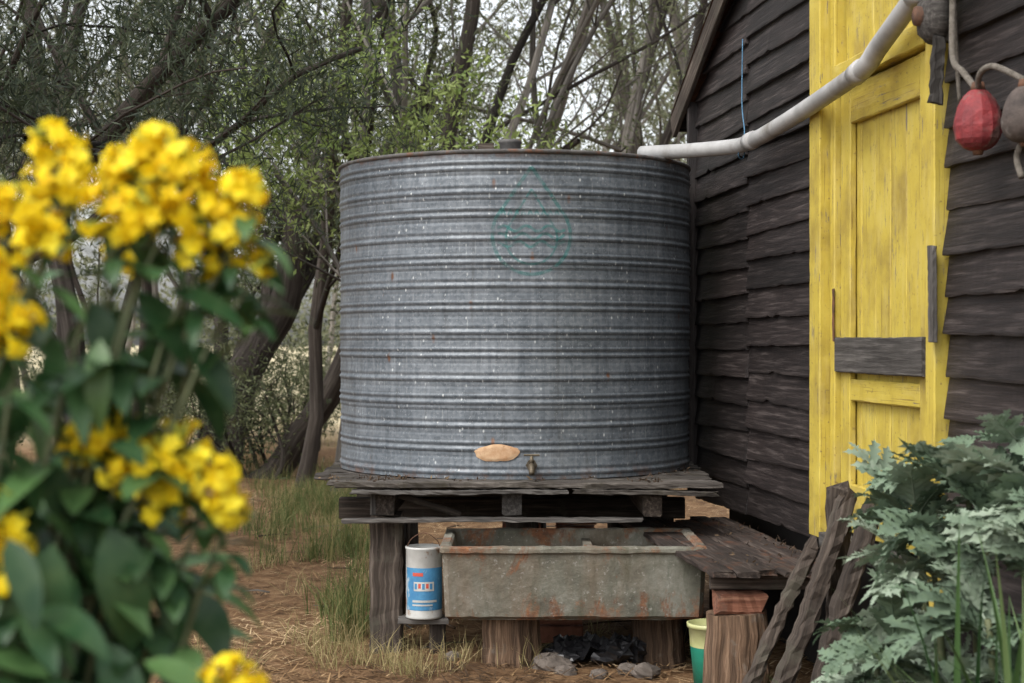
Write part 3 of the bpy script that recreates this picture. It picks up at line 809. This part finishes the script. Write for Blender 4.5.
def tree(name, stems, mx, mat, leafm, per, sigma, ln, wd, seed, kids=4, up=.05, wig=.2, tmin=.35, bias=(0,0,-.3), spread=1.0, keep=1.0):
    rg = random.Random(seed); e = empty(name); mb = MB(); tips = []
    for (p, d, L, r) in stems: grow(mb, p, d, L, r, 0, mx, tips, mat, rg, up, wig, kids, tmin, .5, spread)
    mb.build('trunk_and_limbs', e)
    tips = [t for t in tips if rg.random() < keep]
    if tips: leaves('foliage', tips, per, sigma, ln, wd, leafm, e, bias)
    return e
tree('leaning_paperbark_tree', [((-2.95,16.5,-.25),(-.25,0,1),3.4,.25), ((-2.8,16.5,-.25),(.75,-.1,.8),4.6,.15), ((-2.98,16.4,-.25),(-.05,.1,1),5.2,.16), ((-2.7,16.6,-.2),(1.1,.1,.55),3.4,.09)],
     3, 'darkbark', 'leaf_olive', 60, .18, .08, .018, 3, 4, .06, .2, .4, keep=.9)
specs = [(-2.05,15.5,.10,7.5,.075),(-1.55,14.0,.04,8,.055),(-1.45,15.2,.12,8,.09),(-1.05,14.6,-.02,8,.085),(-.72,15.5,.05,8,.075),(-.55,13.8,.22,7.5,.05),
 (.25,17,.35,8,.06),(.9,19,.3,9,.07),(1.2,16,-.3,8,.045),(-4.1,15,.12,7.5,.11),(-5.0,18,.05,8,.12),(-3.6,20,-.1,8,.10),(-.2,20,.2,9,.08),(1.9,21,.1,9,.075)]
for i, (x, y_, ln_, L, r_) in enumerate(specs):
    left = x < -1.8
    tree('tea_tree', [((x,y_,-.15),(ln_,R.uniform(-.1,.1),1),L,r_)]+([((x+.1,y_+.1,-.15),(ln_*-1.2+.2,.1,1),L*.8,r_*.7)] if i % 2 else []),
         3, 'darkbark' if left or i % 3 == 0 else 'bark', 'leaf_olive' if x < -1.2 else 'leaf_pale', 62 if left else 38, .19, .075, .017, 20+i, 4, .05, .10, .26 if left else .34, keep=1.0 if left else .72)
tree('she_oak_tree', [((-3.5,10,-.1),(.05,0,1),4.6,.08), ((-3.9,9.2,-.1),(.1,0,1),4.4,.07)], 3, 'darkbark', 'leaf_dark', 90, .14, .09, .010, 77, 5, .0, .18, .4, (0,0,-.9), 1.3)
tree('she_oak_tree', [((-3.0,11.5,-.1),(.12,-.05,1),4.4,.05),((-2.6,11.8,-.1),(-.12,.0,1),4.4,.045)], 3, 'darkbark', 'leaf_dark', 64, .15, .09, .011, 81, 4, .0, .15, .5, (0,0,-.9), 1.2, keep=.85)
tree('green_sapling', [((-.75,12,-.1),(.02,0,1),3.0,.03), ((-.35,12.2,-.1),(-.1,0,1),2.8,.025)], 2, 'bark', 'leaf_bright', 55, .10, .07, .022, 90, 6, .03, .1, .6, (0,0,.3), .8)
rg = random.Random(4); tips = []; mb = MB(); e = empty('understorey_shrubs')
for i in range(34):
    x = rg.uniform(-6.5,-1.7); y_ = rg.uniform(15,24)
    grow(mb, (x,y_,0), (rg.uniform(-.4,.4),0,1), rg.uniform(.6,1.3), .025, 1, 3, tips, 'darkbark', rg, .03, .25, 4, .2)
mb.build('stems', e); leaves('foliage', tips, 34, .13, .07, .016, 'leaf_olive', e)
rg = random.Random(9); mb = MB(); tips = []; e = empty('distant_woodland')
for i in range(44):
    x = rg.uniform(-17, 8); y_ = rg.uniform(25, 48)
    grow(mb, (x,y_,-.1), (rg.uniform(-.35,.35),0,1), rg.uniform(6,10), rg.uniform(.06,.13), 0, 2, tips, 'bark', rg, .04, .12, 5, .35, .42, 1.0)
tips = [t for t in tips if rg.random() < (.95 if t[0] < -3 else .7)]
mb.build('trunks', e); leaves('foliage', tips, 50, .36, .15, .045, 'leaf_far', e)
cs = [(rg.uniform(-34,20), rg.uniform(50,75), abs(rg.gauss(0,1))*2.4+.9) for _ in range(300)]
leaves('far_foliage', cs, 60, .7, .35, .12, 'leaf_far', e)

# ------------------------------------------------------------ grasses
def tuft_pts(regs):
    out = []
    for (x, y_, sx_, sy_, nt, nb, sp) in regs:
        for _ in range(nt):
            cx_, cy_ = G.normal(x, sx_), G.normal(y_, sy_)
            out.append(np.column_stack([G.normal(cx_, sp, nb), G.normal(cy_, sp, nb)]))
    return np.concatenate(out)
blades('green_grass', tuft_pts([(-1.6,13.0,.35,1.2,46,60,.07),(-1.1,10.5,.12,.8,10,50,.06),(-.85,8.2,.08,.35,7,50,.04),(-3.4,16,1.2,1.2,30,50,.1),(-.74,7.4,.05,.12,4,40,.03)]), .24, .005, 'grass', None, .5, 0., .62)
blades('dry_grass', tuft_pts([(-1.4,14.5,.5,1.4,36,60,.09),(-.75,7.1,.15,.25,8,40,.04),(-.55,6.75,.2,.12,9,40,.04),(-.1,7.8,.4,.3,5,30,.05),(-1.3,9.0,.5,1.5,14,26,.05),(-2.0,9.5,.5,1.5,10,26,.05),(.4,6.8,.2,.1,2,25,.04),(-5,22,3,3,60,60,.2),(0,24,3,3,60,60,.2)]), .14, .0035, 'grass', None, .9, .5, 1.)

# ------------------------------------------------------------ broad leaves
def leaf(mb, base, d, upv, L, W, mat, curl=.5, fold=.25, rnd=None, n=7, tip=.8):
    d = V(d).normalized(); s = d.cross(V(upv))
    if s.length < 1e-3: s = d.orthogonal()
    s.normalize(); u = s.cross(d).normalized()
    p = V(base); vs = []; ang = 0
    for i in range(n+1):
        t = i/n; w = W/2*(math.sin(math.pi*min(1,t**tip))**.8 if 0 < t < 1 else .03)
        dd = d*math.cos(ang)-u*math.sin(ang); uu = u*math.cos(ang)+d*math.sin(ang)
        if i: p = p+dd*L/n
        vs += [p-s*w+uu*w*fold, p.copy(), p+s*w+uu*w*fold]; ang += curl/n
    fs = []
    for i in range(n): a = 3*i; fs += [(a,a+1,a+4,a+3),(a+1,a+2,a+5,a+4)]
    mb.add(vs, fs, mat, None, rnd, True)

shrub = empty('yellow_flowering_shrub')
mbS, mbL, mbF = MB(), MB(), MB()
clusters = [(-.462,1.62,1.575,.030),(-.44,1.58,1.535,.036),(-.40,1.7,1.56,.03),(-.375,1.62,1.545,.036),(-.335,1.6,1.55,.038),(-.345,1.58,1.505,.04),(-.295,1.62,1.52,.036),(-.28,1.6,1.485,.03),(-.49,1.56,1.50,.036),(-.455,1.56,1.475,.03),(-.475,1.5,1.39,.032),
            (-.40,1.6,1.275,.035),(-.365,1.58,1.25,.038),(-.335,1.6,1.265,.035),(-.305,1.6,1.235,.035),(-.345,1.6,1.215,.028),(-.485,1.5,1.2,.036),(-.47,1.5,1.15,.028),(-.262,1.5,1.055,.030),(-.30,1.52,1.06,.02),(-.43,1.75,1.47,.022),
            (-.265,1.6,1.53,.026),(-.262,1.6,1.455,.022),(-.39,1.58,1.50,.034),(-.315,1.6,1.465,.028),(-.43,1.6,1.27,.026),(-.285,1.6,1.21,.022),(-.49,1.5,1.44,.03),(-.36,1.6,1.575,.026)]
rg = random.Random(21)
for ci, (x, y_, z, r_) in enumerate(clusters):
    c = V((x,y_,z))
    b = V((-.56+rg.uniform(-.08,.08), 1.62+rg.uniform(-.05,.05), 0))
    mid = b.lerp(c, .6)+V((-.04,0,0.02)); m2 = c+V((-.03,.0,-.09))
    if z > 1.35: mid = V((-.50+(x+.36)*.5+rg.uniform(-.03,.03), y_+rg.uniform(-.05,.08), .95)); m2 = c.lerp(mid, .25)+V((-.012,0,.0))
    tube(mbS, [b, mid, m2, c+V((0,0,-.02))], [.006,.004,.0026,.002], 8, 'stem', sub=6)
    for k in range(7):
        a = k*2.4; d = V((math.cos(a), math.sin(a)*.8, rg.uniform(-.5,.3)))
        leaf(mbL, c+V((0,0,-.025))-V((0,0,rg.uniform(0,.05))), d, (0,0,1), rg.uniform(.035,.07), rg.uniform(.014,.026), 'shrubleaf', rg.uniform(.3,1.1), .3, rg.random())
    for k in range(9):
        t = rg.uniform(0,1); p = mid.lerp(m2, t); a = rg.random()*6.28
        leaf(mbL, p, (math.cos(a), math.sin(a), rg.uniform(-.6,.4)), (0,0,1), rg.uniform(.05,.11), rg.uniform(.022,.044), 'shrubleaf', rg.uniform(.3,1.3), .25, rg.random())
    nf = int(34*(r_/.036)**1.6)
    for k in range(nf):
        u1 = rg.uniform(-.55,1); th = rg.random()*6.28; sq = math.sqrt(max(0,1-u1*u1))
        d = V((sq*math.cos(th), sq*math.sin(th), u1)).normalized()
        if rg.random() < .3:
            e_ = r_*rg.uniform(.8,1.25)
            tube(mbF, [c+d*r_*.3, c+d*e_*.8, c+d*e_], [.0015,.0032,.001], 6, 'bud' if rg.random() < .6 else 'petal', rnd=rg.random()); continue
        q = c+d*r_*rg.uniform(.5,1.15); rn = rg.random()
        tube(mbF, [c+d*r_*.1, q], [.0014,.0030], 6, 'petal', cap=False, rnd=rn)
        s = d.orthogonal().normalized(); s2 = d.cross(s); a0 = rg.random()*6; up_ = rg.uniform(.2,1.2)
        for j in range(5):
            a = a0+j*1.2566; o_ = s*math.cos(a)+s2*math.sin(a)
            leaf(mbF, q, (o_+d*up_), d, rg.uniform(.010,.015), .009, 'petal', rg.uniform(.3,1.2), .15, rn*.7+rg.random()*.3, 4)
for k in range(190):
    t = rg.random(); z = 1.27-.36*t; x = -.57+rg.random()**1.3*(.13+.15*t); y_ = rg.uniform(1.45,1.95)
    a = rg.uniform(-1.2,1.2)
    leaf(mbL, (x,y_,z), (math.cos(a)*.8, math.sin(a)*.6-.3, rg.uniform(-1.1,.2)), (0,-.3,1), rg.uniform(.06,.12), rg.uniform(.028,.050), 'shrubleaf', rg.uniform(.2,1.1), .22, rg.random())
for k in range(40):
    x = rg.uniform(-.56,-.34); z = rg.uniform(1.27,1.45)
    a = rg.random()*6.28
    leaf(mbL, (x, rg.uniform(1.55,1.75), z), (math.cos(a), math.sin(a)*.6, rg.uniform(-.9,.4)), (0,-.3,1), rg.uniform(.05,.10), rg.uniform(.022,.04), 'shrubleaf', rg.uniform(.2,1.1), .22, rg.random())
for (x,y_,z,dx,dz,L) in ((-.375,1.6,1.43,.6,-.5,.09),(-.34,1.58,1.43,.9,-.1,.09),(-.325,1.6,1.38,.7,-.6,.09),(-.42,1.6,1.42,.3,-.7,.08),(-.44,1.6,1.36,.9,.3,.08),(-.30,1.62,1.43,1,-.05,.06),
                        (-.39,1.55,1.2,.35,-1,.13),(-.43,1.5,1.19,-.1,-1,.12),(-.36,1.6,1.17,.5,-.8,.11),(-.45,1.6,1.33,-.4,-.8,.09),(-.38,1.6,1.36,-.3,-.9,.09),(-.345,1.5,1.08,.7,-.1,.08),(-.33,1.5,1.05,.3,-.7,.11)):
    leaf(mbL, (x,y_,z), (dx,-.2,dz), (0,-.4,1), L, L*.42, 'shrubleaf', .7, .22, rg.random())
mbS.build('stems', shrub); mbL.build('leaves', shrub); mbF.build('flower_clusters', shrub)

# ------------------------------------------------------------ lobed-leaf plant
def lobed(mb, base, d, L, rg, rnd):
    d = V(d).normalized(); s = d.cross(V((0,0,1))).normalized(); u = s.cross(d)
    roll = rg.uniform(-.7,.7); s, u = s*math.cos(roll)+u*math.sin(roll), u*math.cos(roll)-s*math.sin(roll)
    n = 10; p = V(base); ang = 0; curl = rg.uniform(.3,1.4); P = []
    for i in range(n+1):
        dd = d*math.cos(ang)-u*math.sin(ang); uu = u*math.cos(ang)+d*math.sin(ang)
        if i: p = p+dd*L/n
        P.append((p.copy(), dd.copy(), uu.copy())); ang += curl/n
    tube(mb, [q[0] for q in P], [.0035*(1-.08*i) for i in range(n+1)], 5, 'lobed', rnd=min(1,rnd+.35))
    prof_ = [(0,.12),(.2,.15),(.34,.27),(.42,.12),(.58,.25),(.66,.10),(.80,.18),(.86,.06),(1,.0)]
    for i in range(2, n+1):
        t = i/n; ll = L*.36*math.sin(math.pi*min(1,(.12+t*.75)))+.01
        q, dd, uu = P[i]
        for sg in ((-1,1) if i < n else (0,)):
            ld = (dd*.9+s*sg*1.0+uu*rg.uniform(-.1,.5)).normalized() if sg else dd
            ls = ld.cross(uu).normalized(); lu = ls.cross(ld); l2 = ll*rg.uniform(.8,1.15)
            vs, fs = [], []; lcurl = rg.uniform(-.1,.9)
            for (a, w) in prof_:
                c = q+ld*a*l2-lu*a*a*l2*lcurl*.5; rf = rg.uniform(.15,.7)
                vs += [c-ls*w*l2*1.0+lu*w*l2*rf, c, c+ls*w*l2*1.0+lu*w*l2*rf]
            for k in range(len(prof_)-1): a = 3*k; fs += [(a,a+1,a+4,a+3),(a+1,a+2,a+5,a+4)]
            mb.add(vs, fs, 'lobed', None, max(0,min(1,rnd+rg.uniform(-.15,.15))), True)
lp = empty('lobed_leaf_plant'); mb = MB(); mbs = MB(); rg = random.Random(33)
crowns = [(.98,4.3,.50,.26),(1.0,4.2,.66,.24),(1.08,4.1,.80,.28),(1.18,4.0,.93,.30),(1.30,3.9,1.06,.30),(.98,4.1,.40,.26),(1.06,3.9,.55,.28),(1.13,3.8,.72,.28),(1.25,3.75,.86,.28),(1.10,4.35,.93,.26),(1.22,4.3,1.06,.24),(1.03,3.85,.42,.28),(.90,4.1,.42,.22),(.90,4.0,.30,.22),(1.32,4.1,1.12,.22)]
for (x,y_,z,L) in crowns:
    tube(mbs, [(x+rg.uniform(.0,.1), y_+.05, -.02), (x+.04, y_+.03, z*.5), (x, y_, z)], [.014,.012,.008], 8, 'stem', sub=4)
    for k in range(12):
        a = k*2.4+rg.random()*.5; el = rg.uniform(-.05,1.9)
        lobed(mb, (x,y_,z-rg.uniform(0,.1)), (math.cos(a), math.sin(a), el), L*rg.uniform(.5,1.0), rg, rg.random())
mbs.build('stems', lp); mb.build('leaves', lp)
sp = empty('strap_leaf_plant'); mb = MB()
for (x,y_,z0_,nb) in ((1.08,3.40,.0,50),(.98,3.50,.0,30),(1.16,3.45,.1,36)):
    for k in range(nb):
        a = rg.random()*6.28; lean = rg.uniform(.1,.55); L = rg.uniform(.6,1.05)
        leaf(mb, (x+rg.uniform(-.05,.05), y_+rg.uniform(-.05,.05), z0_), (math.cos(a)*lean, math.sin(a)*lean, 1), (0,0,1), L, rg.uniform(.014,.022), 'strap', rg.uniform(.3,1.3)*(1 if rg.random() < .5 else -1), .25, rg.random(), 10, .6)
mb.build('leaves', sp)

# ------------------------------------------------------------ light / sky / camera
az = math.radians(222); el = math.radians(52)
sd = V((math.sin(az)*math.cos(el), math.cos(az)*math.cos(el), math.sin(el)))
w = bpy.data.worlds.new('World'); scene.world = w; w.use_nodes = True
nt = w.node_tree; bg = nt.nodes['Background']
sky = nt.nodes.new('ShaderNodeTexSky'); sky.sky_type = 'NISHITA'; sky.sun_disc = False
sky.sun_elevation = el; sky.sun_rotation = az; sky.dust_density = 4; sky.air_density = 1.0; sky.ozone_density = 1
hs = nt.nodes.new('ShaderNodeHueSaturation'); hs.inputs['Saturation'].default_value = .22; hs.inputs['Value'].default_value = 2.3
nt.links.new(sky.outputs[0], hs.inputs['Color']); nt.links.new(hs.outputs[0], bg.inputs[0])
bg.inputs[1].default_value = .15
sun = bpy.data.lights.new('sun', 'SUN'); sun.energy = 1.0; sun.angle = math.radians(18); sun.color = (1,.94,.86)
so = bpy.data.objects.new('sun', sun); so.rotation_euler = (-sd).to_track_quat('-Z','Y').to_euler(); scene.collection.objects.link(so)
cam = bpy.data.cameras.new('camera'); cam.lens = 56.25; cam.sensor_width = 36; cam.clip_end = 2000; cam.clip_start = .05
cam.dof.use_dof = True; cam.dof.focus_distance = 6.9; cam.dof.aperture_fstop = 4.8
co = bpy.data.objects.new('camera', cam); co.location = (0,0,1.38); co.rotation_euler = (math.radians(90),0,0)
scene.collection.objects.link(co); scene.camera = co
scene.view_settings.view_transform = 'Standard'; scene.view_settings.look = 'None'; scene.view_settings.exposure = 0
